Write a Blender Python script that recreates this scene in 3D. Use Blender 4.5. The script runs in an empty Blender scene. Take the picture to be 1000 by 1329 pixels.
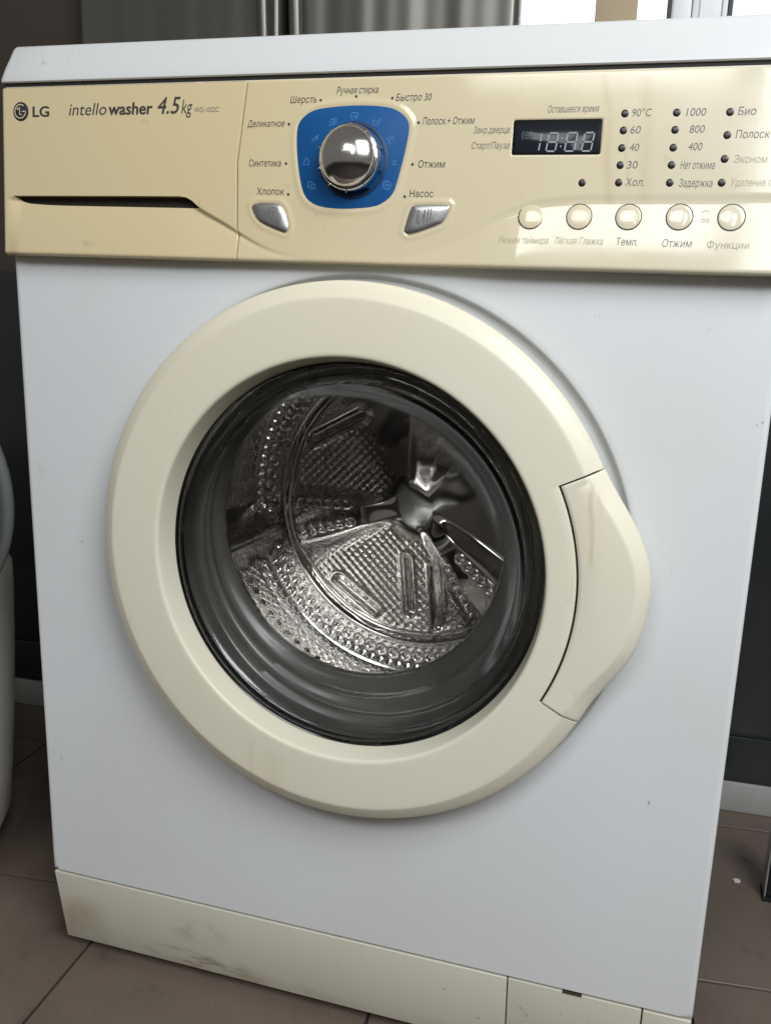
import bpy, bmesh, math, random
import numpy as np
from mathutils import Matrix, Vector

rng = random.Random(7)
SC = bpy.context.scene
COL = SC.collection
FZ = 26.0                                   # floor lies 26 mm under the drawing origin
def W(x, y, z): return (x*.001, y*.001, (z+FZ)*.001)     # drawing millimetres -> metres

# ------------------------------------------------------------------ camera
R = [[0.963108, 0.264895, 0.047469], [0.10417, -0.20432, -0.973346], [-0.248136, 0.942382, -0.224376]]
cd = bpy.data.cameras.new("camera"); cam = bpy.data.objects.new("camera", cd); COL.objects.link(cam)
M = Matrix(((R[0][0], -R[1][0], -R[2][0]), (R[0][1], -R[1][1], -R[2][1]), (R[0][2], -R[1][2], -R[2][2])))
cam.matrix_world = Matrix.Translation(W(545.41, -612.55, 588.99)) @ M.to_4x4()
cd.sensor_fit = 'HORIZONTAL'; cd.sensor_width = 36.0; cd.lens = 36.0*1.110875
cd.shift_x = -0.08814; cd.shift_y = 0.02617
cd.clip_start = .01; cd.clip_end = 50
SC.camera = cam

# ------------------------------------------------------------------ world, lamps, exposure
world = bpy.data.worlds.new("World"); SC.world = world; world.use_nodes = True
bg = world.node_tree.nodes["Background"]
bg.inputs[0].default_value = (.98, .93, .87, 1); bg.inputs[1].default_value = .125
def area(name, loc, target, sx, sy, power, color):
    ld = bpy.data.lights.new(name, 'AREA'); ld.shape = 'RECTANGLE'; ld.size = sx; ld.size_y = sy
    ld.energy = power; ld.color = color
    o = bpy.data.objects.new(name, ld); COL.objects.link(o); o.location = W(*loc)
    d = Vector(W(*target)) - Vector(W(*loc)); o.rotation_euler = d.to_track_quat('-Z', 'Y').to_euler()
    return o
area("window_light", (250, -1600, 1650), (400, 0, 620), .66, .40, 7.5, (.95, .985, 1.0))
area("glare_strip_light", (700, -1590, 1430), (600, 0, 680), .12, .55, 2.3, (.95, .985, 1.0))  # narrow lamp added for the glare on the console's right end
area("side_window_light", (1180, -880, 1520), (420, 0, 560), .7, .9, 21.5, (.95, .985, 1.0))
SC.view_settings.view_transform = 'Standard'; SC.view_settings.look = 'None'
SC.view_settings.exposure = .17; SC.view_settings.gamma = 1
SC.cycles.max_bounces = 10; SC.cycles.transparent_max_bounces = 12
SC.cycles.caustics_reflective = False; SC.cycles.caustics_refractive = False

# ------------------------------------------------------------------ materials
def mat(name, col, rough=.4, metal=0.0, spec=.5, coat=0.0, noise=None, bump=None, rvar=0.0, emit=None):
    m = bpy.data.materials.new(name); m.use_nodes = True
    nt = m.node_tree; b = nt.nodes["Principled BSDF"]
    b.inputs["Base Color"].default_value = (*col, 1); b.inputs["Roughness"].default_value = rough
    b.inputs["Metallic"].default_value = metal; b.inputs["Specular IOR Level"].default_value = spec
    b.inputs["Coat Weight"].default_value = coat; b.inputs["Coat Roughness"].default_value = .08
    tc = nt.nodes.new("ShaderNodeTexCoord")
    if noise:
        sc, amt, col2 = noise
        n = nt.nodes.new("ShaderNodeTexNoise"); n.inputs["Scale"].default_value = sc; n.inputs["Detail"].default_value = 5
        nt.links.new(tc.outputs["Object"], n.inputs["Vector"])
        r = nt.nodes.new("ShaderNodeMapRange"); r.inputs[1].default_value = .35; r.inputs[2].default_value = .7
        r.inputs[3].default_value = 0; r.inputs[4].default_value = amt
        nt.links.new(n.outputs["Fac"], r.inputs[0])
        mx = nt.nodes.new("ShaderNodeMix"); mx.data_type = 'RGBA'; mx.name = "stain"
        mx.inputs[6].default_value = (*col, 1); mx.inputs[7].default_value = (*col2, 1)
        nt.links.new(r.outputs[0], mx.inputs[0]); nt.links.new(mx.outputs[2], b.inputs["Base Color"])
    if rvar:
        n = nt.nodes.new("ShaderNodeTexNoise"); n.inputs["Scale"].default_value = 18; n.inputs["Detail"].default_value = 6
        nt.links.new(tc.outputs["Object"], n.inputs["Vector"])
        r = nt.nodes.new("ShaderNodeMapRange"); r.inputs[1].default_value = .3; r.inputs[2].default_value = .7
        r.inputs[3].default_value = max(.02, rough-rvar); r.inputs[4].default_value = rough+rvar
        nt.links.new(n.outputs["Fac"], r.inputs[0]); nt.links.new(r.outputs[0], b.inputs["Roughness"])
    if bump:
        sc, st = bump
        n = nt.nodes.new("ShaderNodeTexNoise"); n.inputs["Scale"].default_value = sc; n.inputs["Detail"].default_value = 3
        nt.links.new(tc.outputs["Object"], n.inputs["Vector"])
        bp = nt.nodes.new("ShaderNodeBump"); bp.inputs["Strength"].default_value = st; bp.inputs["Distance"].default_value = .001
        nt.links.new(n.outputs["Fac"], bp.inputs["Height"]); nt.links.new(bp.outputs[0], b.inputs["Normal"])
    if emit:
        b.inputs["Emission Color"].default_value = (*emit[0], 1); b.inputs["Emission Strength"].default_value = emit[1]
    return m
def overlay(m, builder, col):
    """mix a stain colour over the current base colour, factor from builder(nt, object-coordinates)"""
    nt = m.node_tree; b = nt.nodes["Principled BSDF"]; tc = nt.nodes.new("ShaderNodeTexCoord")
    f = builder(nt, tc.outputs["Object"])
    mx = nt.nodes.new("ShaderNodeMix"); mx.data_type = 'RGBA'
    l = b.inputs["Base Color"].links
    if l: nt.links.new(l[0].from_socket, mx.inputs[6])
    else: mx.inputs[6].default_value = b.inputs["Base Color"].default_value
    mx.inputs[7].default_value = (*col, 1)
    nt.links.new(f, mx.inputs[0]); nt.links.new(mx.outputs[2], b.inputs["Base Color"])
def math_node(nt, op, a, b=None, clamp=False):
    n = nt.nodes.new("ShaderNodeMath"); n.operation = op; n.use_clamp = clamp
    for i, v in enumerate((a, b)):
        if v is None: continue
        if isinstance(v, (int, float)): n.inputs[i].default_value = v
        else: nt.links.new(v, n.inputs[i])
    return n.outputs[0]
def drips(rows):
    """vertical run marks: rows of (x, ztop, zbottom, half width, strength) in drawing mm"""
    def f(nt, co):
        nz = nt.nodes.new("ShaderNodeTexNoise"); nz.inputs["Scale"].default_value = 25; nz.inputs["Detail"].default_value = 4
        nt.links.new(co, nz.inputs["Vector"])
        sp = nt.nodes.new("ShaderNodeSeparateXYZ"); nt.links.new(co, sp.inputs[0])
        wob = math_node(nt, 'MULTIPLY', math_node(nt, 'SUBTRACT', nz.outputs["Fac"], .5), .012)
        X = math_node(nt, 'ADD', sp.outputs[0], wob); acc = None
        for x, zt, zb, hw, s, slope in rows:
            zt = (zt+FZ)*.001; zb = (zb+FZ)*.001
            cx = math_node(nt, 'ADD', math_node(nt, 'MULTIPLY', math_node(nt, 'SUBTRACT', zt, sp.outputs[2]), slope), x*.001)
            d = math_node(nt, 'ABSOLUTE', math_node(nt, 'SUBTRACT', X, cx))
            k = math_node(nt, 'SUBTRACT', 1, math_node(nt, 'DIVIDE', d, hw*.001), True)
            up = math_node(nt, 'DIVIDE', math_node(nt, 'SUBTRACT', zt, sp.outputs[2]), .006, True)
            dn = math_node(nt, 'DIVIDE', math_node(nt, 'SUBTRACT', sp.outputs[2], zb), .012, True)
            k = math_node(nt, 'MULTIPLY', math_node(nt, 'MULTIPLY', k, up), math_node(nt, 'MULTIPLY', dn, s))
            acc = k if acc is None else math_node(nt, 'MAXIMUM', acc, k)
        br = nt.nodes.new("ShaderNodeMapRange"); br.inputs[1].default_value = .3; br.inputs[2].default_value = .6
        br.inputs[3].default_value = .35; br.inputs[4].default_value = 1.0
        nt.links.new(nz.outputs["Fac"], br.inputs[0])
        return math_node(nt, 'MULTIPLY', acc, br.outputs[0], True)
    return f
def blotch(scale, lo, hi, amt, stretch=(1, 1, 1), box=None):
    """scattered scuffs with a noise mask, optionally only inside box = (x0,x1,z0,z1) mm with soft edges"""
    def f(nt, co):
        mp = nt.nodes.new("ShaderNodeMapping"); mp.inputs["Scale"].default_value = stretch; nt.links.new(co, mp.inputs[0])
        n = nt.nodes.new("ShaderNodeTexNoise"); n.inputs["Scale"].default_value = scale; n.inputs["Detail"].default_value = 6
        n.inputs["Roughness"].default_value = .65; nt.links.new(mp.outputs[0], n.inputs["Vector"])
        r = nt.nodes.new("ShaderNodeMapRange"); r.inputs[1].default_value = lo; r.inputs[2].default_value = hi
        r.inputs[3].default_value = 0; r.inputs[4].default_value = amt; nt.links.new(n.outputs["Fac"], r.inputs[0])
        out = r.outputs[0]
        if box:
            sp = nt.nodes.new("ShaderNodeSeparateXYZ"); nt.links.new(co, sp.inputs[0])
            for s, a, b in ((0, box[0]*.001, box[1]*.001), (2, (box[2]+FZ)*.001, (box[3]+FZ)*.001)):
                e = (b-a)*.35
                out = math_node(nt, 'MULTIPLY', out, math_node(nt, 'DIVIDE', math_node(nt, 'SUBTRACT', sp.outputs[s], a), e, True))
                out = math_node(nt, 'MULTIPLY', out, math_node(nt, 'DIVIDE', math_node(nt, 'SUBTRACT', b, sp.outputs[s]), e, True))
        return out
    return f

M_white = mat("white_enamel", (.725, .745, .77), .25, spec=.5, noise=(5, .7, (.685, .69, .68)), bump=(5, .55), rvar=.06)
overlay(M_white, blotch(30, .66, .75, .35, (1, 1, .6)), (.30, .29, .26))
overlay(M_white, blotch(140, .66, .74, .22, (1, 1, .12)), (.42, .41, .38))
overlay(M_white, blotch(85, .69, .72, .65, (1, 1, .7)), (.16, .14, .11))
overlay(M_white, blotch(9, .55, .8, .30, (1, 1, 1), (-20, 260, 60, 260)), (.50, .46, .36))
M_lid = mat("white_lid", (.64, .645, .65), .32, noise=(6, .3, (.66, .65, .61)), bump=(350, .03), rvar=.06)
overlay(M_lid, blotch(60, .60, .68, .75, (1, 1, 1), (15, 75, 776, 799)), (.12, .10, .07))
M_cream = mat("yellowed_plastic", (.66, .545, .325), .10, spec=.5, noise=(5, .5, (.66, .56, .35)), bump=(30, .05), rvar=.05)
overlay(M_cream, drips([(471, 760, 668, 5, .8, .14), (498, 761, 650, 6, .8, .085), (488, 735, 678, 2, .55, .12),
                        (484, 690, 664, 1.6, .7, .0), (508, 700, 648, 1.5, .65, .0), (438, 745, 735, 1.5, .3, 0)]), (.50, .35, .13))
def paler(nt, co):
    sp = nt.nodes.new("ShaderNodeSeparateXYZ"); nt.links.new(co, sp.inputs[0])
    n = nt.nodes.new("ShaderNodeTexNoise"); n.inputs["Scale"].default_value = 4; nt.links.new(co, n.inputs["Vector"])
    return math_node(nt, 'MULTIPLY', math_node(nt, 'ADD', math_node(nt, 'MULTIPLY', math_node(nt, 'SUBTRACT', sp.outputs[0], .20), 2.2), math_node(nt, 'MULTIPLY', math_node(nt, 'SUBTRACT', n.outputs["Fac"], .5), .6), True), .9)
overlay(M_cream, paler, (.665, .62, .495))   # paler, less saturated cream towards the keys
overlay(M_cream, blotch(40, .64, .74, .35), (.36, .27, .14))
M_door = mat("aged_door_plastic", (.775, .745, .615), .34, spec=.35, noise=(4, .8, (.755, .70, .54)), bump=(60, .03), rvar=.06)
overlay(M_door, drips([(487, 497, 432, 2.4, .42, .10), (480, 432, 400, 1.0, .30, .03), (492, 492, 470, 1.2, .3, .2)]), (.46, .30, .12))
overlay(M_door, blotch(28, .66, .75, .4), (.28, .23, .15))
overlay(M_door, drips([(250, 254, 200, 12, .20, 0), (232, 262, 206, 5, .16, 0)]), (.50, .40, .22))
M_plinth = mat("cream_plinth", (.67, .65, .565), .42, noise=(6, .6, (.63, .60, .49)), bump=(300, .06), rvar=.08)
overlay(M_plinth, blotch(46, .50, .64, .75, (.5, 1, 2.6), (70, 230, -24, 10)), (.20, .155, .08))
overlay(M_plinth, blotch(10, .30, .6, .75, (1, 1, 1), (-14, 60, -30, 44)), (.38, .31, .15))
overlay(M_plinth, blotch(70, .66, .72, .5), (.22, .19, .13))
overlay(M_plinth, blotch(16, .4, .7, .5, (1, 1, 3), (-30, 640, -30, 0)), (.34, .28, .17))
overlay(M_plinth, blotch(24, .46, .60, .5, (1, 1, 1.5), (120, 190, 15, 48)), (.36, .35, .31))
M_blue = mat("blue_plate", (.004, .078, .25), .5, spec=.3, noise=(14, .6, (.006, .092, .275)), bump=(900, .05))
M_chrome = mat("worn_chrome", (.88, .86, .83), .10, 1.0, rvar=.10, noise=(40, .3, (.6, .57, .53)))
M_silver = mat("satin_silver", (.68, .69, .70), .30, 1.0, bump=(600, .04))
M_black = mat("black_gloss", (.008, .008, .009), .12)
M_led = mat("led_hole", (.012, .010, .008), .30)
M_dark = mat("dark_gap", (.012, .010, .008), .7)
M_brown = mat("dark_brown", (.06, .042, .022), .8)
M_ink = mat("grey_ink", (.045, .043, .042), .5)
M_inkg = mat("soft_grey_ink", (.16, .15, .135), .5)
M_inkf = mat("worn_grey_ink", (.33, .295, .22), .5, noise=(60, .8, (.50, .435, .30)))
M_pale = mat("pale_blue_ink", (.07, .22, .50), .5)
M_screen = mat("display_window", (.014, .017, .022), .10, spec=.2)
M_seg = mat("display_segment", (.29, .31, .34), .5)
M_segd = mat("display_segment_dim", (.075, .085, .10), .5)
M_rubber = mat("grey_rubber", (.085, .083, .075), .30, noise=(10, .8, (.038, .037, .034)), bump=(120, .06), rvar=.1)
M_trim = mat("black_trim", (.010, .010, .011), .16)
M_steel = mat("drum_steel", (.74, .715, .69), .11, 1.0, rvar=.05, noise=(9, .5, (.60, .575, .55)))
M_liftm = mat("paddle_steel", (.60, .58, .56), .18, 1.0, rvar=.06)
M_hole = mat("hole_dark", (.006, .006, .006), .6)
M_fix = mat("fixture_white", (.80, .79, .70), .35, noise=(4, .4, (.74, .72, .61)), bump=(200, .02))
M_fixlid = mat("fixture_lid_grey", (.13, .14, .13), .38, noise=(4, .3, (.11, .118, .108)))
M_wall = mat("brown_wall", (.050, .038, .028), .7, bump=(90, .1), noise=(6, .5, (.04, .03, .022)))
M_dado = mat("charcoal_panel", (.026, .029, .029), .18, noise=(4, .5, (.018, .019, .02)), bump=(8, .4))
M_skirt = mat("white_skirting", (.42, .42, .41), .45, noise=(18, .6, (.26, .25, .23)), bump=(60, .1))
M_upvc = mat("white_window_frame", (.75, .76, .78), .35, bump=(200, .02))
M_gasket = mat("black_seal", (.008, .008, .009), .5)
M_cloth = mat("grey_metal", (.15, .143, .128), .34, .6, noise=(3, .6, (.10, .095, .083)), bump=(12, .25))
M_tan = mat("tan_strip", (.42, .33, .21), .7, noise=(8, .5, (.33, .25, .16)))
M_sky = mat("overcast_sky", (0, 0, 0), 1, emit=((.95, .98, 1.0), 1.25))
M_grout = mat("tile_joint", (.030, .024, .020), .9)
M_crumb = mat("white_scrap", (.6, .58, .54), .8)
# speckled brown tile
M_tile = mat("brown_speckled_tile", (.165, .128, .102), .40, noise=(7, .9, (.115, .088, .070)), bump=(260, .10), rvar=.08)
overlay(M_tile, blotch(420, .58, .64, .55), (.045, .033, .028))
overlay(M_tile, blotch(380, .62, .68, .5, (1, 1, 1.1)), (.27, .205, .165))
overlay(M_tile, blotch(14, .56, .75, .7), (.05, .04, .035))

def thin_glass(name, tint, ior=1.5, rough=.02):
    m = bpy.data.materials.new(name); m.use_nodes = True; nt = m.node_tree; nt.nodes.clear()
    out = nt.nodes.new("ShaderNodeOutputMaterial"); mix = nt.nodes.new("ShaderNodeMixShader")
    fr = nt.nodes.new("ShaderNodeFresnel"); fr.inputs[0].default_value = ior
    tr = nt.nodes.new("ShaderNodeBsdfTransparent"); tr.inputs[0].default_value = (*tint, 1)
    gl = nt.nodes.new("ShaderNodeBsdfGlossy"); gl.inputs["Roughness"].default_value = rough
    nt.links.new(fr.outputs[0], mix.inputs[0]); nt.links.new(tr.outputs[0], mix.inputs[1]); nt.links.new(gl.outputs[0], mix.inputs[2])
    nt.links.new(mix.outputs[0], out.inputs[0]); return m
M_glass = thin_glass("door_glass", (.95, .955, .95), 1.13, .07)
M_glip = thin_glass("door_glass_lip", (.80, .81, .80), 1.45, .04)
M_pane = thin_glass("window_pane", (.95, .97, .97))

# ------------------------------------------------------------------ mesh helpers (all coordinates in drawing mm)
def link(name, verts, faces, m, parent=None, smooth=True, angle=35):
    me = bpy.data.meshes.new(name)
    me.from_pydata([W(*v) for v in verts], [], faces); me.update()
    bm = bmesh.new(); bm.from_mesh(me)
    bmesh.ops.recalc_face_normals(bm, faces=bm.faces)
    if smooth:
        for e in bm.edges:
            if len(e.link_faces) == 2 and e.calc_face_angle(0) > math.radians(angle): e.smooth = False
        for f in bm.faces: f.smooth = True
    bm.to_mesh(me); bm.free()
    me.materials.append(m)
    o = bpy.data.objects.new(name, me); COL.objects.link(o)
    if parent: o.parent = parent
    return o
def grid_faces(nu, nv, wrap=False, base=0):
    f = []
    for i in range(nu if wrap else nu-1):
        a = i*nv; b = ((i+1) % nu)*nv
        for j in range(nv-1): f.append((base+a+j, base+b+j, base+b+j+1, base+a+j+1))
    return f
def empty(name, loc):
    o = bpy.data.objects.new(name, None); COL.objects.link(o); o.empty_display_size = .05
    return o
def tag(o, label=None, cat=None, kind=None, group=None):
    for k, v in (("label", label), ("category", cat), ("kind", kind), ("group", group)):
        if v: o[k] = v
    return o
def box(name, x0, x1, y0, y1, z0, z1, m, parent=None, bev=0.0, fn=None, seg=2):
    bm = bmesh.new()
    vs = [bm.verts.new((x, y, z)) for x in (x0, x1) for y in (y0, y1) for z in (z0, z1)]
    for f in ((0, 1, 3, 2), (4, 6, 7, 5), (0, 4, 5, 1), (2, 3, 7, 6), (0, 2, 6, 4), (1, 5, 7, 3)): bm.faces.new([vs[i] for i in f])
    if bev: bmesh.ops.bevel(bm, geom=list(bm.edges), offset=bev, segments=seg, profile=.5, affect='EDGES')
    bm.verts.ensure_lookup_table(); bm.verts.index_update()
    v = [tuple(q.co) for q in bm.verts]
    if fn: v = [fn(*q) for q in v]
    f = [[q.index for q in fc.verts] for fc in bm.faces]; bm.free()
    return link(name, v, f, m, parent)
def lathe(name, prof, cx, cz, m, parent=None, n=64, cap=False, angle=35, cfn=None):
    """surface of revolution about the depth axis; prof = [(r, y)]; cfn(y) may shift the centre"""
    v = []; 
    for i in range(n):
        a = 2*math.pi*i/n
        for r, y in prof:
            ox, oz = cfn(r, y) if cfn else (0, 0)
            v.append((cx+ox+r*math.cos(a), y, cz+oz+r*math.sin(a)))
    f = grid_faces(n, len(prof), True)
    if cap: f.append([i*len(prof) for i in range(n)][::-1])
    return link(name, v, f, m, parent, angle=angle)
def plate(name, outline, yfun, thick, m, parent=None, bev=.6, grow=0.0, dome=0.0):
    """solid plate from an (x, z) outline standing out of the surface y = yfun(x, z)"""
    P = np.array(outline, float); c = P.mean(0)
    def inset(d):
        out = []
        n = len(P)
        for i in range(n):
            t = P[(i+1) % n]-P[i-1]; t /= np.hypot(*t)+1e-9
            nn = np.array([t[1], -t[0]])
            if np.dot(nn, P[i]-c) < 0: nn = -nn
            out.append(P[i]-nn*d)
        return out
    rings = [(inset(-grow), .6), (inset(-grow), -thick+bev), (inset(-grow+bev*.35), -thick+bev*.3), (inset(-grow+bev), -thick)]
    if dome: rings.append(([q*.55+c*.45 for q in P], -thick-dome))
    v = []; n = len(P)
    for pts, o in rings:
        for x, z in pts: v.append((x, float(yfun(x, z))+o, z))
    f = []
    for k in range(len(rings)-1):
        for i in range(n): f.append((k*n+i, k*n+(i+1) % n, (k+1)*n+(i+1) % n, (k+1)*n+i))
    f.append([(len(rings)-1)*n+i for i in range(n)])
    return link(name, v, f, m, parent)
def smooth_outline(P, k=2):
    P = [np.array(q, float) for q in P]
    for _ in range(k):
        Q = []
        for i in range(len(P)):
            a, b = P[i], P[(i+1) % len(P)]
            Q += [a*.75+b*.25, a*.25+b*.75]
        P = Q
    return [tuple(q) for q in P]
def strokes(name, lines, w, yfun, m, parent=None, lift=.15):
    """flat printed strokes: polylines of (x, z), half width w"""
    v = []; f = []
    for ln in lines:
        closed = ln[0] == ln[-1] and len(ln) > 2
        pts = [np.array(q, float) for q in ln]
        for i, q in enumerate(pts):
            a = pts[i-1] if i else (pts[-2] if closed else q); b = pts[i+1] if i < len(pts)-1 else (pts[1] if closed else q)
            t = b-a; t /= np.hypot(*t)+1e-9; nn = np.array([-t[1], t[0]])*w
            for s in (1, -1):
                x, z = q+nn*s; v.append((x, float(yfun(x, z))-lift, z))
            if i: k = len(v); f.append((k-4, k-3, k-1, k-2))
    return link(name, v, f, m, parent, smooth=False)

# ------------------------------------------------------------------ the console surface
CR = np.array([(-10, 680), (13.1, 679.8), (144, 681), (163.7, 680.8), (178.8, 672.1), (196.4, 664.1), (212.5, 655.6), (228.5, 647.7), (244.2, 643.1), (268.9, 639.3), (304.9, 637.6), (339.6, 642.6), (364.1, 649.3), (383.6, 656.9), (404.3, 671.3), (431.1, 681.5), (466, 684.6), (525.3, 685), (620, 686)])
PLATE = [(254.8, 726.6), (256.9, 733.3), (265.6, 739.9), (279.1, 741.9), (301.2, 742.9), (323.0, 741.5), (332.8, 737.8), (338.8, 732.2), (340.0, 726.4), (337.8, 712.0), (333.3, 692.6), (330.7, 683.9), (324.4, 677.9), (315.9, 674.4), (293.6, 672.9), (276.6, 674.0), (267.1, 677.4), (261.4, 683.5), (257.8, 696.7), (255.3, 712.5)]
BTN_L = [(220.5, 676.6), (241.0, 677.0), (247.0, 673.9), (251.8, 660.2), (249.9, 655.6), (244.6, 656.9), (227.5, 663.1), (222.1, 670.1)]
BTN_R = [(346.5, 676.4), (370.9, 676.8), (372.9, 674.8), (369.1, 665.6), (365.9, 663.2), (344.4, 655.6), (339.9, 658.2), (340.6, 662.1), (344.1, 674.5)]
ZB, ZT = 635.2, 761.5
def ybase(z): return -2.0-9.0*(761.5-z)/126.3
def sstep(a, b, t):
    t = np.clip((t-a)/(b-a), 0, 1); return t*t*(3-2*t)
def zcr(x): return sum(np.interp(x+d, CR[:, 0], CR[:, 1]) for d in (-8, -4, 0, 4, 8))/5
def scoop(x, z):
    """finger scoop under the swooping crest: drops in under the crest, then swells out to the lower edge"""
    zc = zcr(x); k = zc-z; K = np.maximum(zc-ZB, 1.0); t = sstep(200, 400, x)
    amp = np.clip((K-3)/40, 0, 1)*sstep(3, 18, x); d = (4.2-2.6*t)*amp; e = (2.4+2.0*t)*amp
    q = np.clip(k/K, 0, 1)
    return -d*sstep(0, 3.0+4.0*t, k)+(d+e)*q*(1.25-.25*q)*sstep(0, 6, k)
def surf(x, z):
    x = np.asarray(x, float); z = np.asarray(z, float)
    return ybase(z)-scoop(x, z)
def pdist(x, z, P):
    """signed distance to polygon P (negative inside), arrays"""
    P = np.array(P, float); d = np.full(x.shape, 1e9); ins = np.zeros(x.shape, bool)
    for i in range(len(P)):
        a = P[i]; b = P[(i+1) % len(P)]; e = b-a
        t = np.clip(((x-a[0])*e[0]+(z-a[1])*e[1])/(e@e), 0, 1)
        d = np.minimum(d, np.hypot(x-a[0]-t*e[0], z-a[1]-t*e[1]))
        c = ((a[1] > z) != (b[1] > z)) & (x < (b[0]-a[0])*(z-a[1])/(b[1]-a[1]+1e-12)+a[0]); ins ^= c
    return np.where(ins, -d, d)
def seam(z): return np.interp(z, [634, 653, 655.4, 658, 705, 761.5], [209.6, 209.9, 210.2, 209.0, 207.9, 214.5])
def edge_round(y, d, r): 
    k = np.clip(r-d, 0, r); return y+(r-np.sqrt(np.maximum(r*r-k*k, 0)))

# ================================================================== SETTING
floor = box("floor", -4000, 4000, -4500, 900, -40, -29.0, M_grout); tag(floor, "dark joints and bed of the brown tiled floor", "floor", "structure")
T = 297.0; ang = math.radians(6.2); ca, sa = math.cos(ang), math.sin(ang)
tm = None
for i in range(-3, 4):
    for j in range(-2, 3):
        # joints pass through (22,16) in depth and (614,165) across
        v0 = -sa*614+ca*165; u0 = ca*22+sa*16
        u = u0+i*T; v = v0+j*T
        if tm is None:
            o = box("tile", 1.7, T-1.7, 1.7, T-1.7, -34, -26.0, M_tile, floor, .35, seg=1); tm = o.data
            tm.transform(Matrix.Translation((0, 0, 0)))
        else:
            o = bpy.data.objects.new("tile", tm); COL.objects.link(o); o.parent = floor
        x = ca*u-sa*v; y = sa*u+ca*v
        o.location = (x*.001, y*.001, rng.uniform(-.0003, .0003)); o.rotation_euler = (rng.uniform(-.0006, .0006), rng.uniform(-.0006, .0006), ang)

wa = math.radians(3.0); wc, ws = math.cos(wa), math.sin(wa)
def wf(u, d, z): # wall frame: u along the wall measured as x, d towards the room
    return (644+(u-644)*wc+d*ws, 511+(u-644)*ws-d*wc, z)
def wbox(name, u0, u1, d0, d1, z0, z1, m, parent=None, bev=0):
    return box(name, u0, u1, d0, d1, z0, z1, m, parent, bev, fn=lambda u, d, z: wf(u, d, z))
wall = wbox("wall", -1100, 270, -60, -14, -26, 1700, M_wall); tag(wall, "brown wall behind the machine", "wall", "structure")
wbox("wall_below_window", 270.5, 1300, -60, -14, -26, 860, M_wall, wall)
wbox("wall_panel", -1100, 1300, -13.5, -6, 17, 648, M_dado, wall, 1)
wbox("panel_rail", -1100, 1300, -5.5, 0, 18, 82, M_dado, wall, 1.5)
wbox("skirting", -1100, 1300, -13, 2, -26, 16.5, M_skirt, wall, 2)
sky = wbox("sky", 100, 1800, -620, -600, 300, 2000, M_sky); tag(sky, "bright overcast sky outside the window", "sky", "structure")

win = empty("window", None); tag(win, "white framed window behind the right end of the machine", "window")
wbox("mullion", 503, 536, -55, -8, 861, 1500, M_upvc, win, 3)
wbox("mullion_ridge", 511, 515, -8.5, -5, 862, 1500, M_upvc, win, 1)
wbox("seal", 474.5, 480, -50, -10, 861, 1500, M_gasket, win)
wbox("seal", 543.5, 548, -50, -10, 861, 1500, M_gasket, win)
wbox("sash_stile", 480.5, 502.5, -52, -12, 861, 1500, M_upvc, win, 2)
wbox("sash_stile", 536.5, 543, -52, -12, 861, 1500, M_upvc, win, 2)
wbox("sill", 271, 1300, -58, 20, 845, 860, M_upvc, win, 3)
wbox("pane", 271, 474, -32, -28, 861, 1500, M_pane, win)
wbox("pane", 548.5, 1200, -32, -28, 861, 1500, M_pane, win)
strip = wbox("blind_strip", 393, 441, -4, 2, 870, 1500, M_tan, None, 1.5); tag(strip, "tan hanging strip in front of the bright window", "blind")
# grey metal cabinet behind the machine: two softly buckled doors with upright rounded handles
mc = empty("metal_cabinet", None); tag(mc, "grey metal cabinet with two doors and upright handles behind the machine", "cabinet")
def sheet(name, u0, u1, m, ph):
    v = []; NU = 90
    for i in range(NU):
        u = u0+(u1-u0)*i/(NU-1); e = min(i, NU-1-i)
        d = 26+(2.2*math.sin(u*.043+ph)+1.3*math.sin(u*.094+ph*2)+.7*math.sin(u*.21+ph))*(.2 if u < 0 else .4)-(7 if e == 0 else (2.2 if e == 1 else 0))
        for z in (20, 1400): v.append(wf(u, d, z))
        for z in (1400, 20): v.append(wf(u, 2.5, z))
    f = []
    for i in range(NU-1):
        for j in range(4): f.append((i*4+j, (i+1)*4+j, (i+1)*4+(j+1) % 4, i*4+(j+1) % 4))
    f += [(0, 1, 2, 3), ((NU-1)*4+3, (NU-1)*4+2, (NU-1)*4+1, (NU-1)*4)]
    return link(name, v, f, m, mc, angle=40)
sheet("cabinet_door", -268, 12, M_cloth, .4); sheet("cabinet_door", 20, 306, M_cloth, 2.1)
for u, r in ((-4, 7), (38, 8)):
    v = []; n = 20
    for i in range(n):
        a = 2*math.pi*i/n
        for z, k in ((700, .3), (704, .9), (708, 1), (1380, 1)): v.append(wf(u+(z-950)*-.03+r*k*math.cos(a), 42+r*.8*k*math.sin(a), z))
    link("cabinet_handle", v, grid_faces(n, 4, True), M_cloth, mc)

# ================================================================== WASHING MACHINE
wm = empty("washing_machine", None)
tag(wm, "white front loading washing machine with yellowed cream console and round door", "washing machine")
DX, DZ = 305.0, 413.0

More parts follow.
